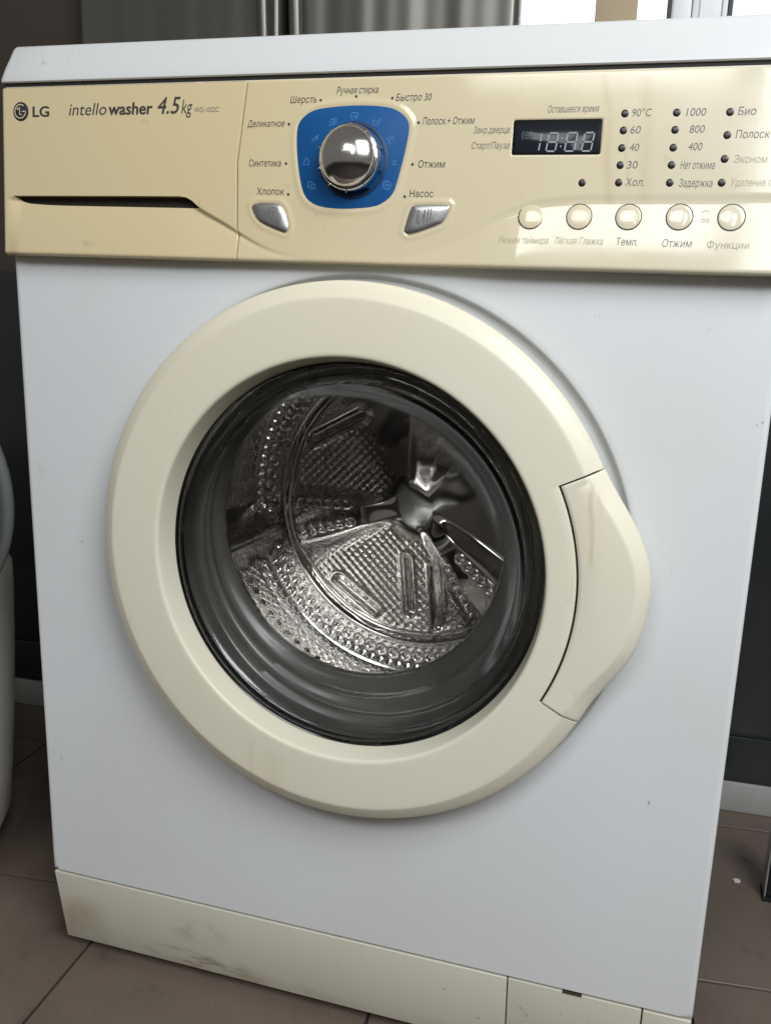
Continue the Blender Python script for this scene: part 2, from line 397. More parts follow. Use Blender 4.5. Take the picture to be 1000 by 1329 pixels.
# cabinet: front sheet with dished door recess, rounded edges, sides, top and back
NA = 256
angs = sorted(set([2*math.pi*i/NA for i in range(NA)] + [math.atan2(zz-DZ, xx-DX) % (2*math.pi) for xx in (0, 600) for zz in (66.8, 764)]))
def rect_pt(a, ins):
    x0, x1, z0, z1 = ins, 600-ins, 66.8+min(ins, 1.0), 764-ins
    c, s = math.cos(a), math.sin(a); t = 1e9
    if c > 1e-9: t = min(t, (x1-DX)/c)
    if c < -1e-9: t = min(t, (x0-DX)/c)
    if s > 1e-9: t = min(t, (z1-DZ)/s)
    if s < -1e-9: t = min(t, (z0-DZ)/s)
    return DX+c*t, DZ+s*t
rings = [("c", 152, 16), ("c", 160, 10), ("c", 200, 6.5), ("c", 209, 6.1), ("c", 212.2, 5.9), ("c", 213.8, 5.2), ("c", 214.9, 3.2), ("c", 215.9, .9), ("c", 217.6, .15), ("c", 221, 0), ("c", 224, 0),
         ("r", 14, 0), ("r", 5, 0), ("r", 4, 0), ("r", 1.4, .55), ("r", .4, 1.7), ("r", 0, 4), ("r", 0, 440)]
cvv = []
for a in angs:
    for k, r, y in rings:
        if k == "c": cvv.append((DX+r*math.cos(a), y, DZ+r*math.sin(a)))
        else:
            x, z = rect_pt(a, r); cvv.append((x, y, z))
cab = link("cabinet", cvv, grid_faces(len(angs), len(rings), True)+[[i*len(rings)+len(rings)-1 for i in range(len(angs))]], M_white, wm, angle=50)

# lid with leaning front and clipped corners
def lidf(x, y, z): return (x, y, z)
LP = [(-1.0, 764.8), (-1.8, 765.6), (-1.6, 767.4), (3.4, 777), (8.6, 787), (11.6, 792.8), (13.2, 794.6), (16, 795.6), (300, 796.5), (440, 796), (440, 764.8)]
lv = []; LX = [0, .5, 2, 4]; LX = LX+list(np.linspace(40, 560, 14))+[596, 598, 599.5, 600]
for x in LX:
    e = min(x, 600-x)
    for y, z in LP:
        k = 0 if e > 3 else (3-e)*.4
        hx = max(0.0, (z-775)/20)*1.0
        xx = x+(hx if x < 300 else -hx)*(1 if e < 5 else 0)
        lv.append((xx, y+k*(1 if y < 100 else -1), z-(k if z > 780 else 0)))
nP = len(LP)
lf = []
for i in range(len(LX)-1):
    for j in range(nP): lf.append((i*nP+j, (i+1)*nP+j, (i+1)*nP+(j+1) % nP, i*nP+(j+1) % nP))
lf += [list(range(nP)), list(range((len(LX)-1)*nP, len(LX)*nP))]
lid = link("lid", lv, lf, M_lid, wm, angle=40)

# plinth with service flap
def pl(x0, x1): 
    def f(x, y, z): # lean back towards the floor, little flare in at the outer ends
        t = (65.2-z)/80; 
        xx = x+(2.2*t if x < 5 else (-2.2*t if x > 595 else 0))
        return (xx, y+10*t+(.8*t*(1-t)*-4), z)
    return f
box("plinth", .6, 448.9, .6, 14, -14.6, 64.5, M_plinth, wm, 1.0, pl(0, 0), 3)
flap = box("filter_flap", 450.0, 560.3, 1.0, 14, -14.2, 64.4, M_plinth, wm, 1.0, pl(0, 0), 3)
box("flap_notch", 496, 512, .75, 5, 63.0, 64.6, M_brown, flap)  # small dark brown block at the flap's top edge
box("plinth_end", 561.4, 599.4, .6, 14, -14.6, 64.5, M_plinth, wm, 1.0, pl(0, 0), 3)
box("base_chassis", 6, 594, 14.5, 436, -13, 70, M_dark, wm)
for fx in (45, 555):
    for fy in (50, 400):
        v = []; n = 20
        pr = [(0, -26), (19, -26), (20, -24), (19, -18), (9, -16), (9, -12)]
        for i in range(n):
            a = 2*math.pi*i/n
            for r, z in pr: v.append((fx+r*math.cos(a), fy+r*math.sin(a), z))
        link("foot", v, grid_faces(n, len(pr), True), M_gasket, wm)

# ---- detergent drawer front (left of the seam)
us = np.concatenate([[0, 0, .4, 1.0, 1.8, 2.8, 4], np.linspace(5, 10, 6), np.linspace(10.6, 26, 24), np.linspace(27, 160, 110), np.linspace(161, 178, 30), np.linspace(179, 208.4, 38), [208.7, 208.9, 208.9]])
def slot_lohi(x):
    lo = np.interp(x, [10.7, 13, 17, 24, 40, 56, 177], [680.4, 678.2, 676.4, 675.0, 674.1, 673.7, 672.8])
    hi = np.interp(x, [10.7, 120, 160, 166, 171, 175, 177.4], [680.5, 681.0, 681.0, 680.3, 678.0, 675.0, 673.0])
    ins = (x > 10.7) & (x < 177.4)
    return np.where(ins, lo, 675.1), np.where(ins, hi, 680.8), ins
rows = []
lo_t = list(np.linspace(0, 1, 46)); mid_t = list(np.linspace(0, 1, 6)); hi_t = list(np.linspace(0, 1, 60))
dv = []
nrow = 0
for u in us:
    lo, hi, ins = slot_lohi(u); lo = float(lo); hi = float(hi)
    zs = [(ZB, 'e')]+[(ZB+(lo-ZB)*t, 'f') for t in lo_t]+[(lo+(hi-lo)*t, 's') for t in mid_t]+[(hi+(ZT-hi)*t, 'f') for t in hi_t]+[(ZT, 'e')]
    nrow = len(zs); ui = len(dv)//nrow
    for z, k in zs:
        x = u+(u/208.9)**8*(float(seam(z))-.5-208.9)
        y = float(surf(x, z))
        if not ins or z > hi-1e-6 or True:
            # upper face stays a crisp sheet down to the slot
            if z >= hi-1e-6 and ins: y = float(ybase(z))
        y = edge_round(y, z-ZB, 3.0); y = edge_round(y, ZT-z, 1.6); y = edge_round(y, u, 3.5); y = edge_round(y, 208.9-u, .5)
        if k == 's' and ins: y = -.4
        if k == 'e' or ui == 0 or ui == len(us)-1: y = 1.0
        dv.append((x, float(y), z))
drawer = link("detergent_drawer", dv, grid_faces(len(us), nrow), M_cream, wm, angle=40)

pkt = [(11.5, 681.5), (178.5, 681.5), (178.5, 672.2), (120, 672.4), (40, 673.0), (11.5, 675)]
pkv = [(x, -.8, z) for x, z in pkt]+[(x, .3, z) for x, z in pkt]
link("pocket_shade", pkv, [list(range(6)), list(range(6, 12))]+[(i, (i+1) % 6, 6+(i+1) % 6, 6+i) for i in range(6)], M_dark, drawer, smooth=False)  # dark plate standing in for the shade inside the finger slot
# ---- control panel (right of the seam)
xs = np.concatenate([[0, 0, .15, .3, .6], np.linspace(1.2, 388, 480), [389, 389.5, 389.8, 389.8]])
zs = np.concatenate([[ZB, ZB, ZB+.3, ZB+.7, ZB+1.3, ZB+2.1], np.linspace(ZB+3, ZT-2, 150), [ZT-1.3, ZT-.7, ZT-.3, ZT, ZT]])
U, Z = np.meshgrid(xs, zs, indexing='ij')
X = seam(Z)+.5+U*(599.2-seam(Z)-.5)/389.8
Y = surf(X, Z)
pd = pdist(X, Z, smooth_outline(PLATE, 1))
Y = Y-.5*np.exp(-((pd-2.2)/2.2)**2)
for b in (BTN_L, BTN_R):
    q = pdist(X, Z, smooth_outline(b, 1)); Y = Y-.45*np.exp(-((q-2.0)/1.8)**2)*(q > 0)
q = pdist(X, Z, [(413.4, 731.3), (472.6, 731.3), (472.6, 709.3), (413.4, 709.3)]); Y = Y+1.2*sstep(.4, -.6, q)
for d, r in ((Z-ZB, 3.0), (ZT-Z, 1.6), (U, .5), (389.8-U, 3.5)): Y = edge_round(Y, d, r)
Y[0, :] = 1; Y[-1, :] = 1; Y[:, 0] = 1; Y[:, -1] = 1
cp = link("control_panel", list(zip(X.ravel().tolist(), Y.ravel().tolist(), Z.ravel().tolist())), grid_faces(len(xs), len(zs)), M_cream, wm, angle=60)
# dark seam filler between drawer and panel, and under the lid
sv = []
for z in np.linspace(ZB+1, ZT-1, 40):
    s = float(seam(z)); y = float(surf(s, z))+2.0
    sv += [(s-.7, y, z), (s+.7, y, z), (s+.7, y+2, z), (s-.7, y+2, z)]
sf = []
for i in range(39):
    for j in range(4): sf.append((i*4+j, i*4+(j+1) % 4, (i+1)*4+(j+1) % 4, (i+1)*4+j))
link("drawer_seam", sv, sf, M_dark, wm)
box("lid_seam", 1.5, 598.5, .4, 3.4, 760, 765.4, M_dark, wm)

# dial
plate_y = lambda x, z: ybase(z)+1.0
plate("dial_plate", smooth_outline(PLATE, 2), plate_y, 1.3, M_blue, cp, .15)
KX, KZ = 299.0, 706.0; k0 = float(ybase(KZ))+.6
tilt = math.tan(9/126.3)
def lathe_on(name, prof, cx, cz, m, n=48, off=0.0, parent=cp, angle=35):
    """turned piece whose axis follows the console's lean"""
    y0 = float(surf(cx, cz))+off; v = []
    sl = (float(surf(cx, cz+.8))-float(surf(cx, cz-.8)))/1.6; th = math.atan(sl)
    for i in range(n):
        a = 2*math.pi*i/n
        for r, h in prof:
            lx, lz = r*math.cos(a), r*math.sin(a)
            v.append((cx+lx, y0-h*math.cos(th)+lz*math.sin(th), cz+lz*math.cos(th)+h*math.sin(th)))
    return link(name, v, grid_faces(n, len(prof), True), m, parent, angle=angle)
lathe_on("dial_well", [(26.5, -1.0), (26.2, .55), (25.4, .9), (23.8, .7), (23.2, -.6), (0, -.6)], KX, KZ, mat("deep_blue", (.004, .03, .09), .4), 72)
lathe_on("dial_ring", [(22.2, -.4), (22.4, 8.5), (22.0, 9.6), (21.2, 10.2), (19.6, 10.6)], KX, KZ, M_chrome, 96)
lathe_on("dial_knob", [(19.9, 8.0), (20.3, 10.5), (20.3, 12.6), (20.0, 13.6)]+[(r, 22.6-(27-math.sqrt(27*27-r*r))) for r in (19.2, 18, 16.5, 14.5, 12, 9, 6, 3, 0)], KX, KZ, M_chrome, 96)
for i in range(10):   # raised ribs on the ring
    a = math.radians(18+36*i); ct, st = math.cos(a), math.sin(a)
    bx = []
    for r in (21.6, 23.3):
        for t in (-.55, .55):
            for h in (1.0, 10.4): bx.append((KX+ct*r-st*t, float(surf(KX, KZ))-h+(st*r+ct*t)*tilt, KZ+st*r+ct*t))
    link("dial_rib", bx, [(0, 1, 3, 2), (4, 6, 7, 5), (0, 4, 5, 1), (2, 3, 7, 6), (0, 2, 6, 4), (1, 5, 7, 3)], M_chrome, cp, smooth=False)
strokes("dial_mark", [[(298.2, 721.5), (297.2, 719.6), (297.6, 717.6)]], .45, lambda x, z: k0-19.4+(z-KZ)*tilt, M_inkg, cp, .3)

# silver buttons and their symbols
for b, nm in ((BTN_L, "power_button"), (BTN_R, "start_button")):
    ol = smooth_outline(b, 2)
    plate("button_gap", ol, lambda x, z: float(surf(x, z))+1.2, .9, M_dark, cp, .1, .55)
    plate(nm, ol, lambda x, z: float(surf(x, z))+.6, 1.9, M_silver, cp, .9, dome=.4)
by = lambda x, z: float(surf(x, z))+.6-1.9-.35
circ = lambda cx, cz, r, a0=0, a1=360, n=20: [(cx+r*math.cos(math.radians(a0+(a1-a0)*i/n)), cz+r*math.sin(math.radians(a0+(a1-a0)*i/n))) for i in range(n+1)]
def ring(cx, cz, r, n=20):
    c = circ(cx, cz, r, 0, 360, n); c[-1] = c[0]; return c
strokes("power_symbol", [ring(238.3, 666.8, 4.3), [(238.3, 667.0), (239.4, 670.2)], [(238.3, 667), (236.6, 665.8)], [(235.2, 671.2), (236.8, 673.2), (239.6, 673.4)], circ(240.6, 671.4, 1.8, 10, 110, 8)], .32, by, M_inkg, cp, .2)
strokes("start_symbol", [[(350.2, 663.2), (350.8, 672.6), (354.4, 668.2), (350.2, 663.2)], [(349.2, 664), (349.8, 672.8)], [(354.4, 664.4), (355, 673.2)], [(356.8, 665), (357.4, 673.6)], [(359, 665.8), (359.6, 673.8)], [(354.4, 668.2), (355, 673.2)]], .36, by, M_inkg, cp, .2)

# round option buttons
for i, (bx_, bz_) in enumerate([(429.7, 669.6), (462.4, 669.8), (494.9, 670.0), (527.4, 670.4), (559.7, 670.5)]):
    lathe_on("button_gap", [(8.75, -1.0), (8.75, .12), (8.3, .16), (7.6, -.4)], bx_, bz_, M_dark, 48)
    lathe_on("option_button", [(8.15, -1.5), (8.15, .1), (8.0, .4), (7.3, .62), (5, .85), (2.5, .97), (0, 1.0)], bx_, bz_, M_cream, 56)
# indicator lamps and programme dots
for lx in (486.4, 519.1):
    for lz in (734.3, 723.9, 713.1, 702.5, 691.6): lathe_on("indicator_light", [(2.55, -.3), (2.45, .12), (2.0, .38), (1.1, .5), (0, .52)], lx, lz, M_led, 20)
for lx, lz in [(551.8, 734.1), (551.6, 720.4), (551.6, 706.1), (551.4, 691.7), (462.4, 691.4)]:
    lathe_on("indicator_light", [(2.55, -.3), (2.45, .12), (2.0, .38), (1.1, .5), (0, .52)], lx, lz, M_led, 20)
for lx, lz in [(272.4, 746.5), (299.2, 748.5), (326.1, 746.9), (346.2, 730.6), (343.4, 703.3), (339.0, 681.9), (249.8, 682.9), (247.2, 704.1), (248.5, 730.9)]:
    lathe_on("programme_dot", [(1.0, -.2), (1.0, .14), (0, .16)], lx, lz, M_ink, 14)

# display
DPo = smooth_outline([(413.9, 731.3), (443, 731.3), (472.3, 731.3), (472.5, 720), (472.3, 709.3), (443, 709.3), (413.3, 709.3), (413.5, 720)], 0)
def rrect(x0, x1, z0, z1, r, n=5):
    o = []
    for cx, cz, a in ((x1-r, z1-r, 0), (x0+r, z1-r, 90), (x0+r, z0+r, 180), (x1-r, z0+r, 270)):
        o += circ(cx, cz, r, a, a+90, n)
    return o
plate("display_bezel", rrect(413.2, 472.6, 709.2, 731.4, 1.6), lambda x, z: ybase(z), .25, M_black, cp, .3)
ds = plate("display_screen", rrect(415.2, 471.0, 710.2, 728.2, .8), lambda x, z: ybase(z), .70, M_screen, cp, .1)
sy = lambda x, z: ybase(z)-.75
def seg8(x0, x1, z0, z1, which="abcdefg"):
    sl = .14; sh = lambda x, z: (x+(z-z0)*sl, z); zm = (z0+z1)/2; g = .55; x1 = x1-(z1-z0)*sl
    S = {"a": [(x0+g, z1), (x1-g, z1)], "g": [(x0+g, zm), (x1-g, zm)], "d": [(x0+g, z0), (x1-g, z0)], "b": [(x1, zm+g), (x1, z1-g)], "c": [(x1, z0+g), (x1, zm-g)], "f": [(x0, zm+g), (x0, z1-g)], "e": [(x0, z0+g), (x0, zm-g)]}
    return [[sh(*q) for q in S[c]] for c in which]
L = seg8(428.0, 433.2, 711.2, 722.6, "bc")+seg8(436.6, 444.4, 711.2, 722.6)+seg8(449.0, 457.0, 711.2, 722.6)+seg8(460.2, 468.0, 711.2, 722.6)
strokes("display_digits", L, .48, sy, M_seg, cp, .35)
strokes("display_colon", [[(446.4, 719.2), (447.4, 719.2)]], .5, sy, M_seg, cp, .35)
strokes("display_colon", [[(445.8, 714.2), (446.8, 714.2)]], .5, sy, M_seg, cp, .35)
strokes("display_symbol", [ring(423.2, 721.2, 2.0, 14), circ(423.2, 721.2, 3.6, 130, 230, 8), circ(423.2, 721.2, 3.6, -50, 50, 8), [(421.8, 721.2), (424.6, 721.2)], [(423.2, 720), (423.2, 722.4)]], .28, sy, M_segd, cp, .35)

# pale symbols on the blue plate
py = lambda x, z: ybase(z)-.3
G = {(282.5, 731.9): [[(-2.6, -2.4), (2.2, -1.4), (3, 2.4), (-1.8, 1.6), (-2.6, -2.4)], [(-1.4, -.4), (2, .4)], [(0, -2), (.8, 2)]],
     (298.7, 735.3): [[(-3, 2), (-2, -2), (0, 1), (1.4, -2), (3, 2)], [(-2.4, 2.4), (2.4, 2.4)], [(-1, 0), (1.6, .2)]],
     (315.0, 731.5): [[(-2.8, 1.8), (-1.6, -2), (1.8, -2), (3, 2)], [(-1, 1.4), (.4, -.6), (1.8, 1.4)]],
     (326.5, 719.7): [[(-3, 1), (-1, -1), (1, 1), (3, -1)], [(-1, 2.4), (.6, .4), (2.4, 2.2)], [(-2, -1.6), (.4, -2.8)]],
     (330.3, 704.4): [[(-1.6, 1), (1.6, 1)], [(-1.6, -1), (1.6, -1)]],
     (325.4, 689.5): [ring(0, 0, 2.8, 14), [(-1.4, .6), (0, -1.2), (1.4, .6)], [(0, -1.2), (0, 1.6)]],
     (267.8, 689.3): [[(-2.4, -2), (-2.4, 2), (.4, 2.4), (.8, -.8), (-2.4, -.8)], [(.8, .8), (2.6, .6), (2.8, -2.2), (-1, -2.4)]],
     (263.5, 705.6): [[(-2.6, -2.2), (2, -2.2), (1.4, 1.2), (-.4, 2.4), (-2.6, -2.2)]],
     (269.4, 720.7): [[(-3, -1.6), (2.4, 2.6), (1.6, -.4), (-3, -1.6)], [(-1.6, -.2), (2, 1.2)]]}
for (gx, gz), ls in G.items():
    strokes("dial_symbol", [[(gx+a, gz+b) for a, b in l] for l in ls], .28, py, M_pale, cp, .06)
strokes("lock_symbol", [circ(543.4, 672.2, 2.4, 20, 160, 8), circ(542.2, 668.4, 1.1, 0, 340, 8), circ(545, 668.4, 1.1, 0, 340, 8)], .22, lambda x, z: float(surf(x, z)), M_inkf, cp, .15)

# lettering
TEXT = [('Шерсть', 248.9, 269.8, 745.1, 'i'), ('Ручная стирка', 284.4, 315.7, 750.5, 'i'), ('Быстро 30', 328.7, 354.7, 745.0, 'i'), ('Деликатное', 215.5, 245.4, 729.3, 'i'), ('Полоск.+ Отжим', 349.0, 386.1, 729.3, 'i'), ('Синтетика', 217.5, 243.3, 702.1, 'n'), ('Отжим', 347.5, 367.0, 701.1, 'n'), ('Хлопок', 224.5, 246.6, 682.5, 'n'), ('Насос', 342.5, 359.9, 681.6, 'n'),
 ('Закр.дверца', 385.7, 410.9, 723.2, 'j'), ('Старт/Пауза', 384.8, 411.6, 713.2, 'j'), ('Оставшееся время', 435.5, 469.5, 735.6, 'j'),
 ('90°C', 490.7, 503.4, 732.4, 'g'), ('60', 490.7, 497.6, 722.0, 'g'), ('40', 491.3, 497.7, 711.2, 'g'), ('30', 490.8, 497.8, 700.4, 'g'), ('Хол.', 490.9, 503.3, 689.6, 'g'),
 ('1000', 525.1, 537.4, 732.2, 'g'), ('800', 528.1, 537.6, 721.9, 'g'), ('400', 528.3, 537.3, 711.4, 'g'), ('Нет отжима', 524.7, 546.2, 700.1, 'g'), ('Задержка', 524.9, 546.0, 689.2, 'g'),
 ('Био', 556.6, 567.7, 732.2, 'g'), ('Полоск+', 556.8, 580.4, 718.5, 'g'), ('Эконом', 557.1, 577.5, 703.8, 'f'), ('Удаление п', 556.8, 581.9, 689.8, 'f'),
 ('Режим таймера', 409.1, 443.6, 651.7, 'f'), ('Лёгкая Глажка', 447.3, 480.2, 651.9, 'f'), ('Темп.', 488.3, 502.8, 651.8, 'g'), ('Отжим', 518.1, 537.1, 651.4, 'g'), ('Функции', 546.2, 572.7, 651.2, 'f'),
 ('LG', 30.1, 44.8, 739.3, 'L'), ('intello', 62.9, 97.4, 739.7, 't'), ('washer', 98.3, 136.5, 739.7, 'b'), ('4.5', 139.8, 160.1, 739.7, '4'), ('kg', 160.9, 170.4, 739.7, 'k'), ('WD-1022C', 171.4, 192.0, 740.2, 'w')]
#        cap height mm, shear, weight offset, ink
STY = {'i': (4.5, .16, 0, M_ink), 'n': (4.7, .06, 0, M_ink), 'j': (4.3, .14, 0, M_inkg), 'g': (4.7, .10, 0, M_inkg), 'f': (4.4, .12, 0, M_inkf),
       'L': (7.4, 0, 0, M_ink), 't': (8.6, .20, 0, M_ink), 'b': (8.4, .08, 0, M_ink), '4': (11.6, .24, .0, M_ink), 'k': (9.6, .16, 0, M_ink), 'w': (3.4, .16, 0, M_inkg)}
from mathutils.geometry import delaunay_2d_cdt
def glyph_mesh(text, off):
    """outlines of the text, filled by the non-zero winding rule so that overlapping strokes stay solid"""
    cu = bpy.data.curves.new("lettering", 'FONT'); cu.body = text; cu.offset = off; cu.resolution_u = 3; cu.fill_mode = 'NONE'
    to = bpy.data.objects.new("lettering_curve", cu); COL.objects.link(to)
    bpy.context.view_layer.update()
    me = bpy.data.meshes.new_from_object(to.evaluated_get(bpy.context.evaluated_depsgraph_get()))
    COL.objects.unlink(to); bpy.data.objects.remove(to); bpy.data.curves.remove(cu)
    P = [v.co.xy.copy() for v in me.vertices]; nb = {}
    for e in me.edges:
        a, b = e.vertices; nb.setdefault(a, []).append(b); nb.setdefault(b, []).append(a)
    bpy.data.meshes.remove(me)
    seen = set(); loops = []
    for st in range(len(P)):
        if st in seen or st not in nb: continue
        lp = [st]; seen.add(st); cur = st
        # vertices are stored in drawing order, so walk towards the next index first
        while True:
            nx = sorted((q for q in nb[cur] if q not in seen), key=lambda q: abs(q-cur-1))
            if not nx: break
            cur = nx[0]; seen.add(cur); lp.append(cur)
        if len(lp) > 2: loops.append(lp)
    ed = [(lp[k], lp[(k+1) % len(lp)]) for lp in loops for k in range(len(lp))]
    vs, _, fs, _, _, _ = delaunay_2d_cdt(P, ed, [], 0, 1e-5)
    A = np.array([P[a][:] for a, b in ed]); B = np.array([P[b][:] for a, b in ed])
    keep = []
    for f in fs:
        c = sum((vs[q] for q in f), vs[f[0]]*0)/len(f)
        up = (A[:, 1] <= c.y) & (B[:, 1] > c.y); dn = (A[:, 1] > c.y) & (B[:, 1] <= c.y)
        t = (c.y-A[:, 1])/np.where(B[:, 1] == A[:, 1], 1, B[:, 1]-A[:, 1]); xi = A[:, 0]+t*(B[:, 0]-A[:, 0])
        if ((up & (xi > c.x)).sum()-(dn & (xi > c.x)).sum()) != 0: keep.append(list(f))
    return np.array([v[:] for v in vs]), keep
def lettering(s, x0, x1, z0, st):
    capmm, sh, off, m = STY[st]
    co, fs = glyph_mesh(s, off); k = capmm/.69
    z = co[:, 1]*k; xx = co[:, 0]; w = xx.max()-xx.min()
    sx = (x1-x0-sh*capmm*.8)/w
    X_ = x0+(xx-xx.min())*sx+sh*z; Z_ = z0+z
    Y_ = surf(X_, Z_)-.14-.5*np.exp(-((pdist(X_, Z_, PLATE)-2.2)/2.2)**2)
    V = list(zip(X_.tolist(), Y_.tolist(), Z_.tolist())); F = list(fs)
    if st in 'Lb4':     # heavy weight: strike the outline again around itself
        b = {'L': .34, 'b': .34, '4': .14}[st]; n = len(V); base = list(V)
        for q in range(8):
            dx, dz = b*math.cos(q*math.pi/4), .6*b*math.sin(q*math.pi/4)
            V += [(x+dx, y-.012*(q+1), zz+dz) for x, y, zz in base]; F += [[a+n*(q+1) for a in f] for f in fs]
    return link("lettering", V, F, m, drawer if x1 < 205 else cp, smooth=False)
for t in TEXT: lettering(*t)
# round emblem on the drawer
EX, EZ = 18.9, 743.3
ey = lambda x, z: ybase(z)
plate("emblem", circ(EX, EZ, 7.1, 0, 360, 40)[:-1], ey, .22, mat("emblem_dark", (.03, .032, .04), .35), drawer, .1)
strokes("emblem_lines", [circ(EX, EZ, 5.0, 52, 358, 30)+[(EX+1.6, EZ-.1)], [(EX-.6, EZ+3.2), (EX-.6, EZ-2.4), (EX+1.6, EZ-2.4)]], .42, lambda x, z: ybase(z)-.6, M_cream, drawer, .25)
lathe_on("emblem_dot", [(.85, .84), (.8, .92), (0, .95)], EX-2.4, EZ+1.8, M_cream, 14, 0, drawer)

# ---- door: ring, handle, glass, trim
face = [(152.5, -9.0), (153.4, -14), (154.8, -22), (156.2, -29.4), (156.7, -30.9), (157.6, -31.8), (158.8, -32.2), (160.5, -32.3), (172, -32.3), (177.6, -32.3)]
HA0, HA1 = math.radians(26.0), math.radians(-27.6)
def rim(Rc, Ro): # outer part of the section, crease radius Rc and outer radius Ro
    d = Ro-Rc
    return [(Rc-2.2, -32.15), (Rc-.5, -32.05), (Rc+.5, -31.65), (Rc+d*.35, -29.6), (Rc+d*.72, -27.3), (Ro-1.2, -25.6), (Ro-.25, -24.0), (Ro, -21.6), (Ro-.6, -17.0), (Ro-2.2, -13.5), (Ro-7, -11), (Ro-20, -9.0)]
def ring_mesh(name, a_list, prof_fn, closed, m, parent):
    v = []; n = None
    for a in a_list:
        P = prof_fn(a); n = len(P)
        for r, y in P: v.append((DX+r*math.cos(a), y, DZ+r*math.sin(a)))
    f = grid_faces(len(a_list), n, closed)
    if not closed: f += [list(range(n)), list(range((len(a_list)-1)*n, len(a_list)*n))]
    return link(name, v, f, m, parent, angle=55)
HB = [-27.9, -25, -22.4, -19.5, -16.7, -14, -11.7, -8, -2.3, 1.5, 5.4, 9.5, 13, 16.9, 21, 25.7, 28]
HR = [210.6, 210.5, 211.0, 213.2, 216.6, 220.2, 223.4, 226.8, 229.0, 229.6, 229.2, 226.3, 222.4, 217.8, 213.2, 210.8, 210.4]
def handle_R(a):
    d = math.degrees(a); return sum(float(np.interp(d+k, HB, HR)) for k in (-2, -1, 0, 1, 2))/5
aa = [HA0+(2*math.pi+HA1-HA0)*i/260 for i in range(261)]
ringo = ring_mesh("door_ring", aa, lambda a: face+[(184, -32.3), (190, -32.25)]+rim(198.6, 210.4)+[(153, -8)], False, M_door, wm)
ah = [HA1+(HA0-HA1)*i/80 for i in range(81)]
ring_mesh("door_ring_bridge", ah, lambda a: face+[(177.9, -32.2), (178.2, -31.7), (178.3, -30.8), (178.3, -12), (153, -8)], False, M_door, ringo)
gapa = 1.25/190
def hsec(a):
    Ro = handle_R(a); d = min(abs(a-(HA0-gapa)), abs(a-(HA1+gapa)))*190; c = .55*max(0, 1-d/.9)
    bul = max(0.0, (Ro-210.5)/19)
    P = [(179.8, -12), (179.8, -31.0), (180.0, -31.8), (180.4, -32.3), (183, -32.4-bul*.4), (190, -32.5-bul*1.2), (198, -32.6-bul*1.4)]
    P += [(r, y-bul*(.9 if y < -24 else .2)) for r, y in rim(max(198.6, Ro-9.5-1.8*(1-bul)), Ro)[:-2]]+[(Ro-14, -9-bul*1), (185, -9)]
    return [(r, y+c*(1 if y < -20 else 0)) for r, y in P]
ah2 = [HA1+gapa+(HA0-HA1-2*gapa)*i/100 for i in range(101)]
ah2 = sorted(ah2+[HA1+gapa+.002, HA0-gapa-.002, HA1+gapa+.0045, HA0-gapa-.0045])
ring_mesh("door_handle", ah2, hsec, False, M_door, ringo)
# dark filler visible in the hairline joint round the handle
ring_mesh("handle_joint", ah, lambda a: [(177.5, -20), (177.5, -29.0), (180.5, -29.0), (180.5, -20)], False, M_dark, ringo)
for a in (HA0, HA1):
    jv = []
    for r in (176, 206):
        for t in (-.9, .9):
            for y in (-28.3 if r < 200 else -22, -16): jv.append((DX+r*math.cos(a)-t*math.sin(a), y, DZ+r*math.sin(a)+t*math.cos(a)))
    link("handle_joint", jv, [(0, 1, 3, 2), (4, 6, 7, 5), (0, 4, 5, 1), (2, 3, 7, 6), (0, 2, 6, 4), (1, 5, 7, 3)], M_dark, ringo, smooth=False)
lathe("door_trim", [(154.2, -10.5), (153.4, -12.2), (152.6, -12.6), (151.8, -12.0), (151.2, -9), (151, -3)], DX, DZ, M_trim, ringo, 160)
lathe("door_glass_lip", [(151.2, -9), (150.2, -12.6), (147.8, -15.2), (144.6, -16.2), (141.6, -15.0), (139.2, -11.6), (136.4, -4)], DX, DZ, M_glip, ringo, 160, angle=80)
lathe("door_glass", [(136.4, -4), (132, 6), (124.5, 20), (113, 33), (103, 43), (95, 52), (82, 60), (60, 66), (30, 69.5), (6, 70.2), (0.01, 70.2)], DX, DZ, M_glass, ringo, 160, angle=80)
# rubber bellows between the door and the drum
gk = [(158, -4, 0), (151, 0, 0), (148, 5, 0), (148.5, 10, 0), (146.5, 13, 0), (142.5, 14, .05), (141.5, 17, .1), (143.5, 21, .2), (144, 25, .3), (141, 29, .4), (137.5, 30, .5), (136.6, 33, .6), (137.6, 37, .7), (136, 41, .85), (132, 44, .95), (128.5, 47, 1), (127, 51, 1), (127.6, 56, 1), (133, 62, 1), (152, 74, .8)]
gd = {(r, y): t for r, y, t in gk}
lathe("door_gasket", [(r, y) for r, y, t in gk], DX, DZ, M_rubber, wm, 160, angle=60, cfn=lambda r, y: (-18*gd[(r, y)], 8.5*gd[(r, y)]))

# ---- drum
CX, CZ, RD = 272.0, 406.0, 192.0
def lattice(s, t, p):
    """diamond lattice of rounded pips, value 0..1"""
    a = np.cos(2*np.pi*(s+t)/p)*.5+.5; b = np.cos(2*np.pi*(s-t)/p)*.5+.5
    return (a*b)**1.0
def lift_at(th, c, hw):
    d = np.abs((th-c+np.pi) % (2*np.pi)-np.pi); return sstep(hw, hw*.35, d)
NT, NY = 820, 120
th = np.linspace(0, 2*np.pi, NT, endpoint=False); yy = np.linspace(76, 255.5, NY)
TH, YY = np.meshgrid(th, yy, indexing='ij')
h = 1.6*lattice(TH*RD, YY, 2*np.pi*RD/round(2*np.pi*RD/11.0)*1.0)
